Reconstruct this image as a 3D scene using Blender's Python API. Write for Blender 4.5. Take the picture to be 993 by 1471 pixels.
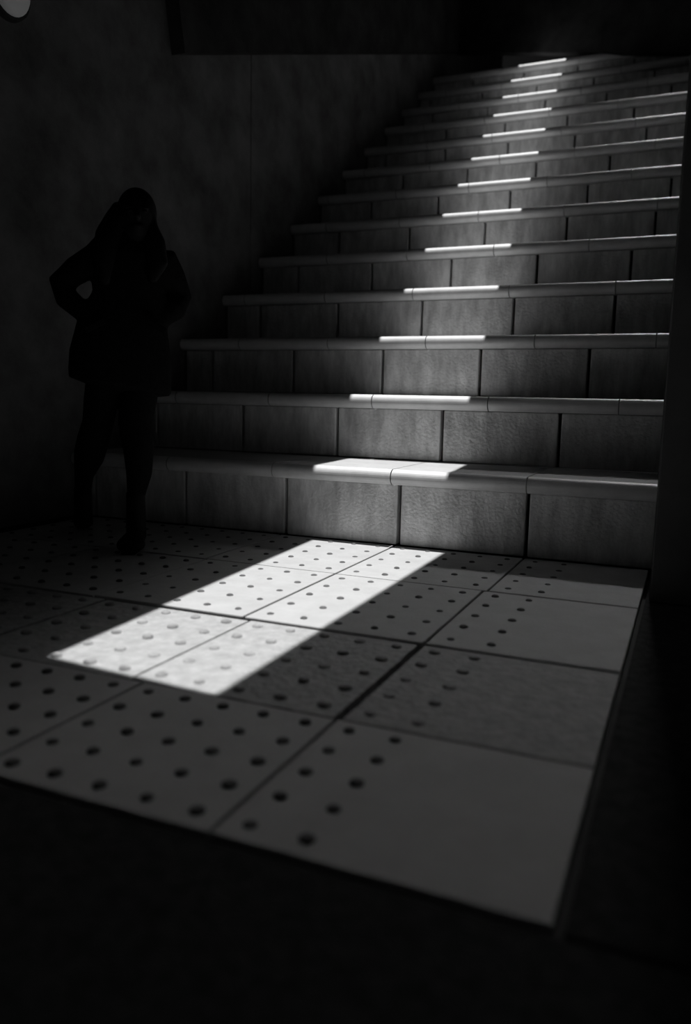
import bpy, bmesh, math, random
from mathutils import Vector, Matrix, noise
for o in list(bpy.data.objects): bpy.data.objects.remove(o)
SC = bpy.context.scene
COL = SC.collection
S = 2.1                      # metres per layout unit
random.seed(4)

# ------------------------------------------------------------------ camera
F_PX, CAM_H, PITCH, YAW, ROLL = 1146.4, .3262, .1410, -.4052, .0206
IW, IH = 993.0, 1471.0
fw = Vector((math.sin(YAW)*math.cos(PITCH), math.cos(YAW)*math.cos(PITCH), -math.sin(PITCH)))
rt = Vector((math.cos(YAW), -math.sin(YAW), 0)); up0 = rt.cross(fw)
R2 = rt*math.cos(ROLL) + up0*math.sin(ROLL); U2 = -rt*math.sin(ROLL) + up0*math.cos(ROLL)
CAM = Vector((0, 0, CAM_H*S))
cd = bpy.data.cameras.new('camera'); cam = bpy.data.objects.new('camera', cd); COL.objects.link(cam)
cam.matrix_world = Matrix(((R2.x, U2.x, -fw.x, CAM.x), (R2.y, U2.y, -fw.y, CAM.y), (R2.z, U2.z, -fw.z, CAM.z), (0, 0, 0, 1)))
cd.sensor_fit = 'HORIZONTAL'; cd.sensor_width = 36; cd.lens = 36*F_PX/IW; cd.clip_start = .02
cd.dof.use_dof = True; cd.dof.focus_distance = 3.6; cd.dof.aperture_fstop = 2.0
SC.camera = cam

def ray(px, py): return fw + R2*((px-IW/2)/F_PX) - U2*((py-IH/2)/F_PX)
def on_floor(px, py, z=0.0):
    d = ray(px, py); return CAM + d*((z-CAM.z)/d.z)
def on_x(px, py, x):
    d = ray(px, py); return CAM + d*((x-CAM.x)/d.x)

# ------------------------------------------------------------------ world, sun, added fill lights, exposure
w = bpy.data.worlds.new('world'); SC.world = w; w.use_nodes = True
w.node_tree.nodes['Background'].inputs[0].default_value = (.5, .5, .5, 1)
w.node_tree.nodes['Background'].inputs[1].default_value = .012
sl = bpy.data.lights.new('sun', 'SUN'); sl.energy = 4.8; sl.angle = math.radians(.25)
sun = bpy.data.objects.new('sun', sl); COL.objects.link(sun); sun.location = (0, 4, 20)
sun.rotation_euler = (0, 0, 0)
CEIL = 6.3
al = bpy.data.lights.new('floor_fill', 'AREA'); al.shape = 'RECTANGLE'; al.size = .6; al.size_y = 1.2  # unseen fill light added to lift the floor on the right
al.energy = .2; al.spread = math.radians(30)
fill = bpy.data.objects.new('floor_fill', al); COL.objects.link(fill); fill.location = (-.45, 2.6, CEIL-.05)
al2 = bpy.data.lights.new('stairhead_fill', 'AREA'); al2.shape = 'RECTANGLE'; al2.size = .4; al2.size_y = .5  # unseen fill added above the stairhead to catch nosings and right floor
al2.energy = 14; al2.spread = math.radians(75)
sh = bpy.data.objects.new('stairhead_fill', al2); COL.objects.link(sh); sh.location = (-.40, 8.85, 6.05)
sh.rotation_euler = (Vector((-.25, 3.2, .6))-sh.location).to_track_quat('-Z', 'Y').to_euler()
vs = SC.view_settings
vs.view_transform = 'Standard'; vs.look = 'None'; vs.exposure = 0; vs.gamma = 1; vs.use_curve_mapping = False

# ------------------------------------------------------------------ materials
def material(name, col, rough=.8, vary=.25, scale=6, bump=.0, bscale=60, streak=False, spec=.3, ior=1.5):
    m = bpy.data.materials.new(name); m.use_nodes = True
    nt = m.node_tree; b = nt.nodes['Principled BSDF']
    b.inputs['Roughness'].default_value = rough
    b.inputs['Specular IOR Level'].default_value = spec; b.inputs['IOR'].default_value = ior
    tc = nt.nodes.new('ShaderNodeTexCoord'); mp = nt.nodes.new('ShaderNodeMapping')
    geo = nt.nodes.new('ShaderNodeNewGeometry')
    nt.links.new(geo.outputs['Position'], mp.inputs[0])
    if streak: mp.inputs['Scale'].default_value = (1, 1, .28)
    n = nt.nodes.new('ShaderNodeTexNoise'); n.inputs['Scale'].default_value = scale; n.inputs['Detail'].default_value = 6
    n.inputs['Roughness'].default_value = .65
    nt.links.new(mp.outputs[0], n.inputs[0])
    cr = nt.nodes.new('ShaderNodeValToRGB')
    cr.color_ramp.elements[0].position = .32; cr.color_ramp.elements[1].position = .68
    lo, hi = col*(1-vary), min(.95, col*(1+vary))
    cr.color_ramp.elements[0].color = (lo, lo, lo, 1); cr.color_ramp.elements[1].color = (hi, hi, hi, 1)
    nt.links.new(n.outputs[0], cr.inputs[0]); nt.links.new(cr.outputs[0], b.inputs['Base Color'])
    if bump:
        n2 = nt.nodes.new('ShaderNodeTexNoise'); n2.inputs['Scale'].default_value = bscale; n2.inputs['Detail'].default_value = 4
        nt.links.new(geo.outputs['Position'], n2.inputs[0])
        bp = nt.nodes.new('ShaderNodeBump'); bp.inputs['Strength'].default_value = bump; bp.inputs['Distance'].default_value = .01
        nt.links.new(n2.outputs[0], bp.inputs['Height']); nt.links.new(bp.outputs[0], b.inputs['Normal'])
    return m
M = dict(
    tile=material('pale_concrete_paving', .49, .85, .07, 9, .15, 90),
    tile_rough=material('coarse_shaded_paving', .42, .95, .16, 24, .7, 40),  # coarse row; shade of its relief put into the darker tone
    stud=material('dark_worn_stud', .12, .8, .4, 20),
    stud_rough=material('grey_worn_stud', .36, .9, .4, 20),
    bed=material('dark_joint_bed', .06, .95),
    shade_floor=material('shade_black_floor', .03, .95, .4, 30, .5, 120, spec=.1),  # black floor slabs, foreground and right-edge shade put into the colour
    riser=material('pale_streaked_stone', .72, .42, .36, 14, .5, 70, streak=True, spec=.5, ior=2.0),
    tread=material('pale_tread_stone', .50, .8, .08, 8, .1, 80),
    nosing=material('polished_nosing_stone', .74, .46, .1, 10, spec=.5, ior=2.0),  # polished stone; floor bounce partly put into the paler tone
    core=material('dark_stair_core', .02),
    wall=material('stained_grey_render', .14, .9, .45, 2.6, .3, 25),
    wall_dark=material('near_black_wall', .045, .95, .4, 3, spec=.1),  # near-black base for walls, ceiling, bulkhead and beam
    ambient_lift=material('ambient_lift_grey', .18, .9, .2, 3),  # paler grey stands in for ambient light on the wall end
    coat=material('black_wool', .009, .95, .3, 40, spec=.05),
    trouser=material('black_cotton', .009, .9, .3, 40, spec=.05),
    hair=material('black_hair', .007, .6, .3, 50, spec=.1),
    shaded_skin=material('shaded_skin', .018, .6, .1, 10, spec=.05),  # silhouette shade put into the near-black skin colour
    shoe=material('black_leather', .006, .6, .2, 30, spec=.1),
)

# ------------------------------------------------------------------ helpers
def obj(name, bm, mats, parent=None, smooth=False):
    me = bpy.data.meshes.new(name); bm.normal_update(); bm.to_mesh(me); bm.free()
    return link(name, me, mats, parent, smooth)
def link(name, me, mats, parent=None, smooth=False):
    o = bpy.data.objects.new(name, me); COL.objects.link(o)
    if not isinstance(mats, (list, tuple)): mats = [mats]
    if not me.materials:
        for m in mats: me.materials.append(m)
    if smooth:
        for p in me.polygons: p.use_smooth = True
    if parent:
        o.parent = parent; o.matrix_parent_inverse = parent.matrix_world.inverted()
    return o
def box(bm, a, b, bev=0.0):
    r = bmesh.ops.create_cube(bm, size=1)
    for v in r['verts']:
        v.co = Vector([(a[i]+b[i])/2 + v.co[i]*(b[i]-a[i]) for i in range(3)])
    if bev:
        es = list({e for v in r['verts'] for e in v.link_edges})
        bmesh.ops.bevel(bm, geom=es, offset=bev, segments=2, affect='EDGES', profile=.6)
def prism(bm, pts, z0, z1):
    lo = [bm.verts.new((x, y, z0)) for x, y in pts]; hi = [bm.verts.new((x, y, z1)) for x, y in pts]
    bm.faces.new(lo[::-1]); bm.faces.new(hi); n = len(pts)
    for i in range(n): bm.faces.new((lo[i], lo[(i+1) % n], hi[(i+1) % n], hi[i]))
def structure(o): o['kind'] = 'structure'; return o
def sp(*pts): return [(x*S, y*S) for x, y in pts]

# ------------------------------------------------------------------ setting
XL, XR = -1.5*S, -.045*S
D, TD, RH, NOSE = 1.645*S, .2476*S, .1643*S, .03*S
RISER0 = D + NOSE
NEAR = .477*S
WSTART = 1.42*S
# ceiling with the long slot the sun falls through
bm = bmesh.new()
slotL = [(-.719, .744), (-1.045, 5.1)]
slotR = [(-.463, .724), (-.468, 1.20), (-.474, 1.70), (-.540, 2.25), (-.805, 5.1)]
prism(bm, sp((-2.0, -2.0), (-.719, .744-.0), slotL[1], (-2.0, 5.1)), CEIL, CEIL+.25)
prism(bm, sp((-2.0, -2.0), (1.2, -2.0), slotR[0], slotL[0]), CEIL, CEIL+.25)
for a, b in zip(slotR[:-1], slotR[1:]):
    prism(bm, sp(a, (1.2, a[1] if a is not slotR[0] else -2.0), (1.2, b[1]), b), CEIL, CEIL+.25)
prism(bm, sp((-2.0, 5.1), (1.2, 5.1), (1.2, 6.4), (-2.0, 6.4)), CEIL, CEIL+.25)
structure(obj('ceiling', bm, M['wall_dark']))
# unseen fin added to keep the stairhead fill off the left floor
bm = bmesh.new(); box(bm, (-.86, 4.5, 3.4), (-.80, 9.0, CEIL))
for v in bm.verts:
    if v.co.z < 4: v.co.z = 3.4 if v.co.y < 6 else 4.75
structure(obj('light_blocker', bm, M['wall_dark']))
# left wall: body and rendered panels
bm = bmesh.new(); box(bm, (XL-.35, -2.0*S, -.1), (XL-.02, 6.3*S, CEIL))
wl = structure(obj('wall_left', bm, M['wall_dark']))
ys = [-2.0, -.4, 1.2, 2.585, 4.95, 6.3]; zs = [0, CEIL/S]
for a, b in zip(ys[:-1], ys[1:]):
    for c, d in zip(zs[:-1], zs[1:]):
        bm = bmesh.new(); box(bm, (XL-.021, a*S+.006, c*S+.004), (XL, b*S-.006, d*S-.004), .006)
        obj('wall_panel', bm, M['wall'], wl)
# right wall beside the stairs
bm = bmesh.new(); box(bm, (XR, WSTART, -.02), (XR+.4, 6.3*S, CEIL), .012)
wr = structure(obj('wall_right', bm, M['wall_dark']))
bm = bmesh.new(); box(bm, (XR+.004, WSTART-.025, -.003), (XR+.396, WSTART-.001, CEIL-.01), .004)
obj('end_panel', bm, M['ambient_lift'], wr)  # thin panel added to lighten the wall's dark end
# dark bulkhead over the top steps
pr = Vector((XR, 4.375*S))
dirb = Vector((-math.cos(-YAW), math.sin(-YAW)))
e = pr + dirb*((pr.x-XL)/-dirb.x); nb = Vector((math.sin(-YAW), math.cos(-YAW)))*.12
zb = 0.0
def zat(pt, py=75.5):            # height that shows at image row py on the upright line over pt
    lo, hi = 3.0, 7.0
    for _ in range(40):
        m_ = (lo+hi)/2; dd = Vector((pt.x, pt.y, m_))-CAM
        y_ = IH/2 - F_PX*dd.dot(U2)/dd.dot(fw)
        lo, hi = (m_, hi) if y_ > py else (lo, m_)
    return lo
bm = bmesh.new(); prism(bm, [tuple(pr), tuple(pr+nb), tuple(e+nb), tuple(e)], 0, CEIL)
bm.verts.ensure_lookup_table()
zr, zl = zat(pr), zat(e)
for v, z in zip(list(bm.verts)[:4], (zr, zr, zl, zl)): v.co.z = z
structure(obj('wall_back', bm, M['wall_dark']))
# raking dark beam fixed along the left wall above the panels
a = on_x(266, 76, XL+.10); b = on_x(668, 76, XL+.10)
bm = bmesh.new()
vs_ = []
for x in (XL+.001, XL+.10):
    vs_.append([bm.verts.new(v) for v in ((x, a.y, a.z), (x, b.y, b.z), (x, b.y, CEIL), (x, a.y-.55, CEIL), (x, a.y-.12, a.z+.55))])
bm.faces.new(vs_[0]); bm.faces.new(vs_[1][::-1])
for i in range(5): bm.faces.new((vs_[0][i], vs_[1][i], vs_[1][(i+1) % 5], vs_[0][(i+1) % 5]))
bmesh.ops.recalc_face_normals(bm, faces=bm.faces)
structure(obj('trim_1', bm, M['wall_dark']))

# ------------------------------------------------------------------ floor: bed, black shade slabs, paving tiles, studs
bm = bmesh.new(); box(bm, (-2.0*S, -2.0*S, -.25), (1.2*S, RISER0+.3, -.03))
fl = structure(obj('floor', bm, M['bed']))
bm = bmesh.new(); box(bm, (-2.0*S+.05, -2.0*S+.05, -.03), (1.2*S-.05, NEAR-.012, -.004), .006)
obj('shade_apron', bm, M['shade_floor'], fl)  # foreground shade laid in as a black slab
bm = bmesh.new(); box(bm, (-.056*S+.012, NEAR, -.03), (1.2*S-.05, RISER0-.01, -.006), .006)
obj('shade_margin', bm, M['shade_floor'], fl)  # shade along the right edge laid in as a black strip
def stud_mesh(r, hgt, mat):
    bm = bmesh.new(); prev = None
    prof = [(r, -.002), (r*.92, hgt*.55), (r*.62, hgt)]
    n = 10; rings = []
    for rr, z in prof: rings.append([bm.verts.new((rr*math.cos(k*2*math.pi/n), rr*math.sin(k*2*math.pi/n), z)) for k in range(n)])
    for A, B in zip(rings[:-1], rings[1:]):
        for k in range(n): bm.faces.new((A[k], A[(k+1) % n], B[(k+1) % n], B[k]))
    bm.faces.new(rings[-1])
    me = bpy.data.meshes.new('stud'); bm.to_mesh(me); bm.free(); me.materials.append(mat)
    for p in me.polygons: p.use_smooth = True
    return me
ST = {0: stud_mesh(.0140, .006, M['stud']), 1: stud_mesh(.017, .009, M['stud_rough']), 2: stud_mesh(.0130, .006, M['stud']), 3: stud_mesh(.0130, .006, M['stud'])}
#        y0     y1     joint   width
ROWS = [(.477, .7196, -.3135, .2425), (.7196, 1.006, -.3140, .266), (1.006, 1.345, -.3120, .283), (1.345, 1.675, -.3050, .290)]
nstud = 0
for ri, (y0, y1, xj, wd) in enumerate(ROWS):
    k = 0
    tiles = [(xj, -.056)]
    x = xj
    while x > -1.5: tiles.append((max(x-wd, -1.5), x)); x -= wd
    for ti, (xa, xb) in enumerate(tiles):
        if xb-xa < .05: continue
        bm = bmesh.new()
        g = .0042 if ri != 1 else .0105
        dz = 0 if ri != 1 else -.004
        gl = g if ri != 1 or ti == 0 else .005; gr = g if ri != 1 or ti == 1 else .005
        box(bm, (xa*S+gl, y0*S+g*.8, -.031), (xb*S-gr, y1*S-g, dz+random.uniform(-.0015, .0015)), .004)
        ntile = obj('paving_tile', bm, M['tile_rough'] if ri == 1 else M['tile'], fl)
        ny = 5; py_ = (y1-y0)/ny; px_ = wd/5
        cols = range(2) if ti == 0 else range(5)
        rest = bmesh.new(); nrest = 0
        for cx in cols:
            X = xa + (cx+.5)*px_ if ti == 0 else xb - (cx+.5)*px_
            if X < xa+.01: continue
            for cy in range(ny):
                Y = y0 + (cy+.5)*py_
                lim = -.62 - (.30 if ri == 2 else .36 if ri == 3 else .12 if ri == 1 else 0)
                if X > lim and nstud < 298:
                    so = bpy.data.objects.new('stud', ST[ri]); COL.objects.link(so)
                    so.location = (X*S, Y*S, dz); so.rotation_euler.z = random.random()*3
                    so.scale = [random.uniform(.88, 1.1)]*2 + [random.uniform(.6, 1.1)]
                    so.parent = ntile; nstud += 1
                else:
                    tmp = bmesh.new(); tmp.from_mesh(ST[ri]); tmp.transform(Matrix.Translation((X*S, Y*S, dz)))
                    mm = bpy.data.meshes.new('t'); tmp.to_mesh(mm); rest.from_mesh(mm); tmp.free(); bpy.data.meshes.remove(mm); nrest += 1
        if nrest:
            ro = obj('stud_field', rest, M['stud_rough'] if ri == 1 else M['stud'], ntile, True); ro['kind'] = 'stuff'
        else: rest.free()

# ------------------------------------------------------------------ staircase
stair = bpy.data.objects.new('stone_staircase', None); COL.objects.link(stair); stair.location = (-1.5, D, 0)
stair['label'] = 'straight flight of pale stone steps climbing between dark walls to a black bulkhead'
stair['category'] = 'staircase'
bpy.context.view_layer.update()
NST = 13; TH = .035*S
JR = {0: -.588, 1: -.569, 2: -.541, 3: -.509, 4: -.778, 5: -.730, 6: -.700, 7: -.655, 8: -.83, 9: -.62, 10: -.77, 11: -.58, 12: -.70, 13: -.6, 14: -.65}
XA, XB = XL+.004, XR-.004
def spans(j, wdt):
    j *= S; n0 = math.floor((XA-j)/wdt); out = []
    c = [j+wdt*k for k in range(n0, n0+12)]
    c = [XA]+[v for v in c if XA+.06 < v < XB-.06]+[XB]
    return list(zip(c[:-1], c[1:]))
for i in range(NST):
    z0 = RH*i + (.02 if i else 0); z1 = RH*(i+1) + .02; yr = RISER0 + TD*i; yb = yr + TD + NOSE
    bm = bmesh.new(); box(bm, (XA+.01, yr+.05, z0+.001 if i else -.028), (XB-.01, yr+TD+.045, z1-TH-.001))
    st = obj('step', bm, M['core'], stair)
    for xa, xb in spans(JR[i], .285*S):
        bm = bmesh.new(); y_off = random.uniform(-.003, .003)
        box(bm, (xa+.0085, yr+y_off, z0+.006), (xb-.0085, yr+.05, z1-TH-.002), .006)
        obj('riser_block', bm, M['riser'], st)
    tj = (-.600, -.45, -.69, -.52, -.63, -.75, -.56, -.8, -.6, -.7)[i % 10]
    for xa, xb in spans(tj, .297*S):
        bm = bmesh.new()
        # bullnose profile in the y/z plane
        r = TH/2; prof = []
        for k in range(15):
            an = -math.pi/2 - k*math.pi/14
            prof.append((yr-NOSE+r + r*math.cos(an), z1-r + r*math.sin(an)))
        prof += [(yr+TD-.002, z1), (yr+TD-.002, z1-TH)]
        x0, x1 = xa+.0025, xb-.0025
        L = [bm.verts.new((x0, y, z)) for y, z in prof]; Rr = [bm.verts.new((x1, y, z)) for y, z in prof]
        n = len(prof)
        for k in range(n):
            f_ = bm.faces.new((L[k], L[(k+1) % n], Rr[(k+1) % n], Rr[k]))
            f_.material_index = 1 if k < 14 else 0
        bm.faces.new(L[::-1]); bm.faces.new(Rr)
        bmesh.ops.recalc_face_normals(bm, faces=bm.faces)
        obj('tread_slab', bm, [M['tread'], M['nosing']], st)

# ------------------------------------------------------------------ person
toe_f = on_floor(184, 797); 
vd = Vector((toe_f.x, toe_f.y, 0)).normalized()          # horizontal direction camera -> person
base = toe_f + vd*.26                                     # under the hips
def pp(px, py, v=0.0):                                    # pixel -> point on an upright plane v metres in front of the hips
    d = ray(px, py); o0 = base - vd*v
    t = (o0-CAM).dot(vd)/d.dot(vd)
    return CAM + d*t
PXM = (pp(192, 500)-pp(193, 500)).length                  # metres per pixel at the person
side = Vector((vd.y, -vd.x, 0)); front = -vd
person = bpy.data.objects.new('person', None); COL.objects.link(person); person.location = (base.x, base.y, 0)
person['label'] = 'person in a black coat with long dark hair walking, hands in pockets'
person['category'] = 'person'
bpy.context.view_layer.update()
def tube(bm, pts, n=14, flat=1.0):
    """pts: (Vector, radius side, radius front); a capped tube through the points"""
    rings = []
    for i, (c, ra, rb) in enumerate(pts):
        a = pts[max(i-1, 0)][0]; b = pts[min(i+1, len(pts)-1)][0]
        ax = (b-a).normalized()
        u = side - ax*side.dot(ax)
        if u.length < .2: u = Vector((0, 0, 1)) - ax*ax.z
        u.normalize(); v_ = ax.cross(u).normalized()
        rings.append([bm.verts.new(c + u*ra*math.cos(k*2*math.pi/n) + v_*rb*math.sin(k*2*math.pi/n)) for k in range(n)])
    for A, B in zip(rings[:-1], rings[1:]):
        for k in range(n): bm.faces.new((A[k], A[(k+1) % n], B[(k+1) % n], B[k]))
    for Rg, c, s in ((rings[0], pts[0], -1), (rings[-1], pts[-1], 1)):
        ce = bm.verts.new(c[0] + (pts[1][0]-pts[0][0] if s < 0 else pts[-1][0]-pts[-2][0]).normalized()*s*min(c[1], c[2])*.5)
        for k in range(n): bm.faces.new((Rg[k], Rg[(k+1) % n], ce))
    bmesh.ops.recalc_face_normals(bm, faces=bm.faces)
def ell(bm, c, rx, ry, rz, seg=20):
    r = bmesh.ops.create_uvsphere(bm, u_segments=seg, v_segments=seg//2+2, radius=1)
    for v in r['verts']: v.co = c + side*(v.co.x*rx) + front*(v.co.y*ry) + Vector((0, 0, v.co.z*rz))
def fused(name, bm, mat, vox, parent, smooth_it=6):
    me = bpy.data.meshes.new('tmp'); bm.to_mesh(me); bm.free()
    o = bpy.data.objects.new('tmp', me); COL.objects.link(o)
    m = o.modifiers.new('r', 'REMESH'); m.mode = 'VOXEL'; m.voxel_size = vox
    s = o.modifiers.new('s', 'SMOOTH'); s.iterations = smooth_it; s.factor = .5
    bpy.context.view_layer.update()
    dg = bpy.context.evaluated_depsgraph_get()
    me2 = bpy.data.meshes.new_from_object(o.evaluated_get(dg)); me2.name = name
    bpy.data.objects.remove(o); me2.materials.clear()
    return link(name, me2, mat, parent, True)
def P(px, py, v, rpx, fr=1.0): return (pp(px, py, v), rpx*PXM, rpx*PXM*fr)
# the body: one continuous surface
legL = [P(152, 535, 0, 25), P(145, 575, -.02, 23, 1.05), P(141, 608, -.03, 21, 1.05), P(134, 632, -.05, 22), P(128, 655, -.12, 21, 1.1), P(121, 682, -.20, 13), P(119, 708, -.27, 11)]
legR = [P(205, 535, 0, 26), P(198, 575, .02, 26, 1.0), P(194, 608, .05, 23), P(199, 645, .08, 20.5, 1.05), P(200, 680, .09, 17, 1.1), P(195, 716, .09, 10.5)]
hip = pp(178, 520); chest = pp(186, 400)
bm = bmesh.new()
tube(bm, legL); tube(bm, legR)
tube(bm, [P(178, 545, 0, 40, .62), P(178, 515, 0, 50, .58), P(180, 470, 0, 42, .58), P(184, 420, 0, 44, .58), P(187, 385, 0, 50, .52), P(190, 366, 0, 40, .45), P(194, 352, .01, 17, .95), P(196, 330, .02, 15, 1.0)], 20)
armL = [P(138, 370, 0, 17), P(110, 389, -.03, 17), P(89, 407, -.06, 16.5), P(96, 428, -.03, 14), P(121, 450, .00, 11), P(133, 460, .02, 9.5)]
armR = [P(232, 369, 0, 18), P(247, 398, -.03, 17), P(258, 428, -.06, 15.5), P(251, 445, 0, 13.5), P(238, 454, .01, 11), P(228, 463, .02, 9.5)]
tube(bm, armL); tube(bm, armR)
hc = pp(197, 312, .03)
ell(bm, hc, .073, .090, .108)
ell(bm, hc+front*.03+Vector((0, 0, -.055)), .050, .060, .052)      # jaw
tube(bm, [(hc+front*.082+Vector((0, 0, .02)), .009, .009), (hc+front*.104+Vector((0, 0, -.022)), .015, .014)], 8)    # nose
for s in (-1, 1):
    ell(bm, hc+side*(s*.074)+Vector((0, 0, -.012)), .010, .020, .030, 10)
    ell(bm, hc+front*.080+side*(s*.030)+Vector((0, 0, .022)), .020, .012, .006, 8)
for s, m in ((-1, .003), (1, -.006)): ell(bm, hc+front*.088+Vector((0, 0, -.052+m)), .022, .010, .0055, 8)
for arm, s in ((armL, 1), (armR, -1)):                                # hands: palm, four fingers, thumb
    wv = arm[-1][0]; ax = (side*s*.55 + Vector((0, 0, -.9))).normalized()
    ac = front.cross(ax).normalized(); 
    tube(bm, [(wv, .026, .018), (wv+ax*.045, .038, .017), (wv+ax*.085, .038, .015)], 10)
    for k, L_ in enumerate((.055, .066, .060, .046)):
        b0 = wv+ax*.08+ac*((k-1.5)*.021)
        tube(bm, [(b0, .0095, .0095), (b0+ax*L_*.55+front*.004, .0088, .0088), (b0+ax*L_*.8-front*.014, .008, .008), (b0+ax*L_-front*.032, .007, .007)], 8)
    b0 = wv+ax*.025+ac*.034
    tube(bm, [(b0, .011, .011), (b0+ax*.03+ac*.022, .010, .010), (b0+ax*.058+ac*.028, .008, .008)], 8)
body = fused('body', bm, M['shaded_skin'], .006, person, 3)
for s in (-1, 1):
    bm = bmesh.new(); ell(bm, hc+front*.083+side*(s*.030)+Vector((0, 0, .010)), .012, .008, .008, 10)
    obj('eye', bm, M['shoe'], body, True)
# trousers over the legs
bm = bmesh.new()
g = lambda pts, k: [(c, a+k, b+k) for c, a, b in pts]
tube(bm, g(legL, .006)); tube(bm, g(legR, .006)); tube(bm, [P(178, 556, 0, 40, .6), P(178, 515, 0, 52, .6), P(179, 480, 0, 46, .6)], 20)
fused('trousers', bm, M['trouser'], .009, person)
# coat with sleeves, collar and pockets
def crow(py, xl, xr, fr, v=0): return P((xl+xr)/2, py, v, (xr-xl)/2, fr)
bm = bmesh.new()
tube(bm, [P(195, 338, 0, 20, .9), crow(346, 160, 226, .62), crow(354, 140, 238, .5), crow(366, 124, 249, .48), crow(400, 131, 240, .52), crow(425, 134, 240, .52), crow(448, 124, 241, .50), crow(475, 111, 243, .50), crow(510, 101, 248, .50), crow(540, 99.5, 247.5, .50), crow(556, 100, 247, .50)], 28)
tube(bm, g(armL, .010)); tube(bm, g(armR, .010))
coat = fused('coat', bm, M['coat'], .010, person, 4)
# slanting hem: lower on the right leg's side
for v in coat.data.vertices:
    zt = pp(175, 500).z
    if v.co.z < zt:
        u = (v.co-base).dot(side)
        f_ = (zt-v.co.z)/(zt-pp(175, 560).z)
        v.co.z -= f_*u*.16
for s, x in ((-1, 136), (1, 224)):
    bm = bmesh.new(); c = pp(x, 468, .115)
    box(bm, (-.045, -.008, -.012), (.045, .012, .012), .004)
    bm.transform(Matrix.Translation(c) @ Matrix((( side.x, front.x, 0, 0), (side.y, front.y, 0, 0), (0, 0, 1, 0), (0, 0, 0, 1))) @ Matrix.Rotation(s*.5, 4, 'Y'))
    obj('pocket_flap', bm, M['coat'], coat)
for py in (395, 425, 455, 490):
    bm = bmesh.new(); c = pp(186, py, .132)
    bmesh.ops.create_cone(bm, cap_ends=True, segments=12, radius1=.012, radius2=.010, depth=.008)
    bm.transform(Matrix.Translation(c) @ vd.to_track_quat('Z', 'Y').to_matrix().to_4x4())
    obj('button', bm, M['shoe'], coat)
# long hair: cap and falling locks around the face
bm = bmesh.new()
ell(bm, hc+vd*.018+Vector((0, 0, .022)), .086, .100, .105)
tube(bm, [P(190, 300, -.05, 27, .9), P(184, 322, -.07, 35, .7), P(178, 345, -.09, 42, .5), P(172, 372, -.10, 40, .4), P(172, 405, -.11, 30, .35)], 18)
tube(bm, [P(176, 300, .03, 10), P(163, 326, .06, 15), P(152, 350, .09, 17, .8), P(148, 380, .10, 15, .7), P(150, 408, .10, 8, .7)], 12)
tube(bm, [P(215, 300, .03, 8), P(217, 325, .05, 10), P(222, 348, .07, 16, .8), P(226, 378, .09, 16, .6), P(217, 405, .10, 7, .7)], 12)
fused('hair', bm, M['hair'], .009, person, 5)
# shoes
def shoe(ankle, toe, wpx, lift=0):
    bm = bmesh.new()
    f_ = Vector((toe.x-ankle.x, toe.y-ankle.y, 0)).normalized()
    heel = Vector((ankle.x, ankle.y, 0)) - f_*.045
    wd = wpx*PXM/2; z = toe.z
    tube(bm, [(Vector((ankle.x, ankle.y, ankle.z+.03)), .042, .046), (Vector((ankle.x, ankle.y, z+.11)), .044, .050), (Vector((ankle.x, ankle.y, z+.05)), .045, .060)], 14)
    L_ = (Vector((toe.x, toe.y, 0))-heel).length
    rows = [(0, .030, .040), (.2, .040, .050), (.5, .048, .045), (.75, wd*.95, .034), (.92, wd*.8, .026), (1.0, wd*.4, .018)]
    hz = lift
    tube(bm, [(heel+f_*(L_*t_)+Vector((0, 0, z+r2+hz*(1-t_))), r1, r2) for t_, r1, r2 in rows], 14)
    o = fused('shoe', bm, M['shoe'], .008, person, 3)
    sole = bmesh.new()
    for t_ in (.12, .78):
        c = heel+f_*(L_*t_)
        box(sole, (-.03, -.05 if t_ > .5 else -.03, -.010), (.03, .05 if t_ > .5 else .03, .010), .004)
        for v in sole.verts[-(len(sole.verts) if t_ < .5 else len(sole.verts)-cnt):]:
            v.co = c + f_.cross(Vector((0, 0, 1)))*v.co.x + f_*v.co.y + Vector((0, 0, z+hz*(1-t_)+.008+v.co.z))
        cnt = len(sole.verts)
    obj('sole', sole, M['shoe'], o)
toeR = toe_f.copy(); toeR.z = .0
shoe(legR[-1][0], toeR, 44)
toeL = on_floor(118, 758); toeL.z = 0
shoe(legL[-1][0], toeL, 33, .06)

# ------------------------------------------------------------------ dim lamp added for the pale patch in the upper corner
lc = on_x(8, -12, XL)
lamp = bpy.data.objects.new('patch_lamp', None); COL.objects.link(lamp); lamp.location = lc
lamp['label'] = 'small dim round lamp added for the pale patch high on the grey panelled wall'; lamp['category'] = 'lamp'
bpy.context.view_layer.update()
me_ = bpy.data.materials.new('dim_patch_glow'); me_.use_nodes = True
b_ = me_.node_tree.nodes['Principled BSDF']; b_.inputs['Base Color'].default_value = (.5, .5, .5, 1)
b_.inputs['Emission Color'].default_value = (1, 1, 1, 1); b_.inputs['Emission Strength'].default_value = .035
bm = bmesh.new(); bmesh.ops.create_cone(bm, cap_ends=True, segments=28, radius1=.13, radius2=.125, depth=.03)
bm.transform(Matrix.Translation(lc+Vector((.015, 0, 0))) @ Matrix.Rotation(math.pi/2, 4, 'Y')); obj('back_plate', bm, M['wall_dark'], lamp)
bm = bmesh.new(); bmesh.ops.create_uvsphere(bm, u_segments=24, v_segments=14, radius=.11)
for v in bm.verts: v.co = lc + Vector((.03 + max(v.co.x, 0)*.55, v.co.y, v.co.z))
obj('diffuser', bm, me_, lamp, True)
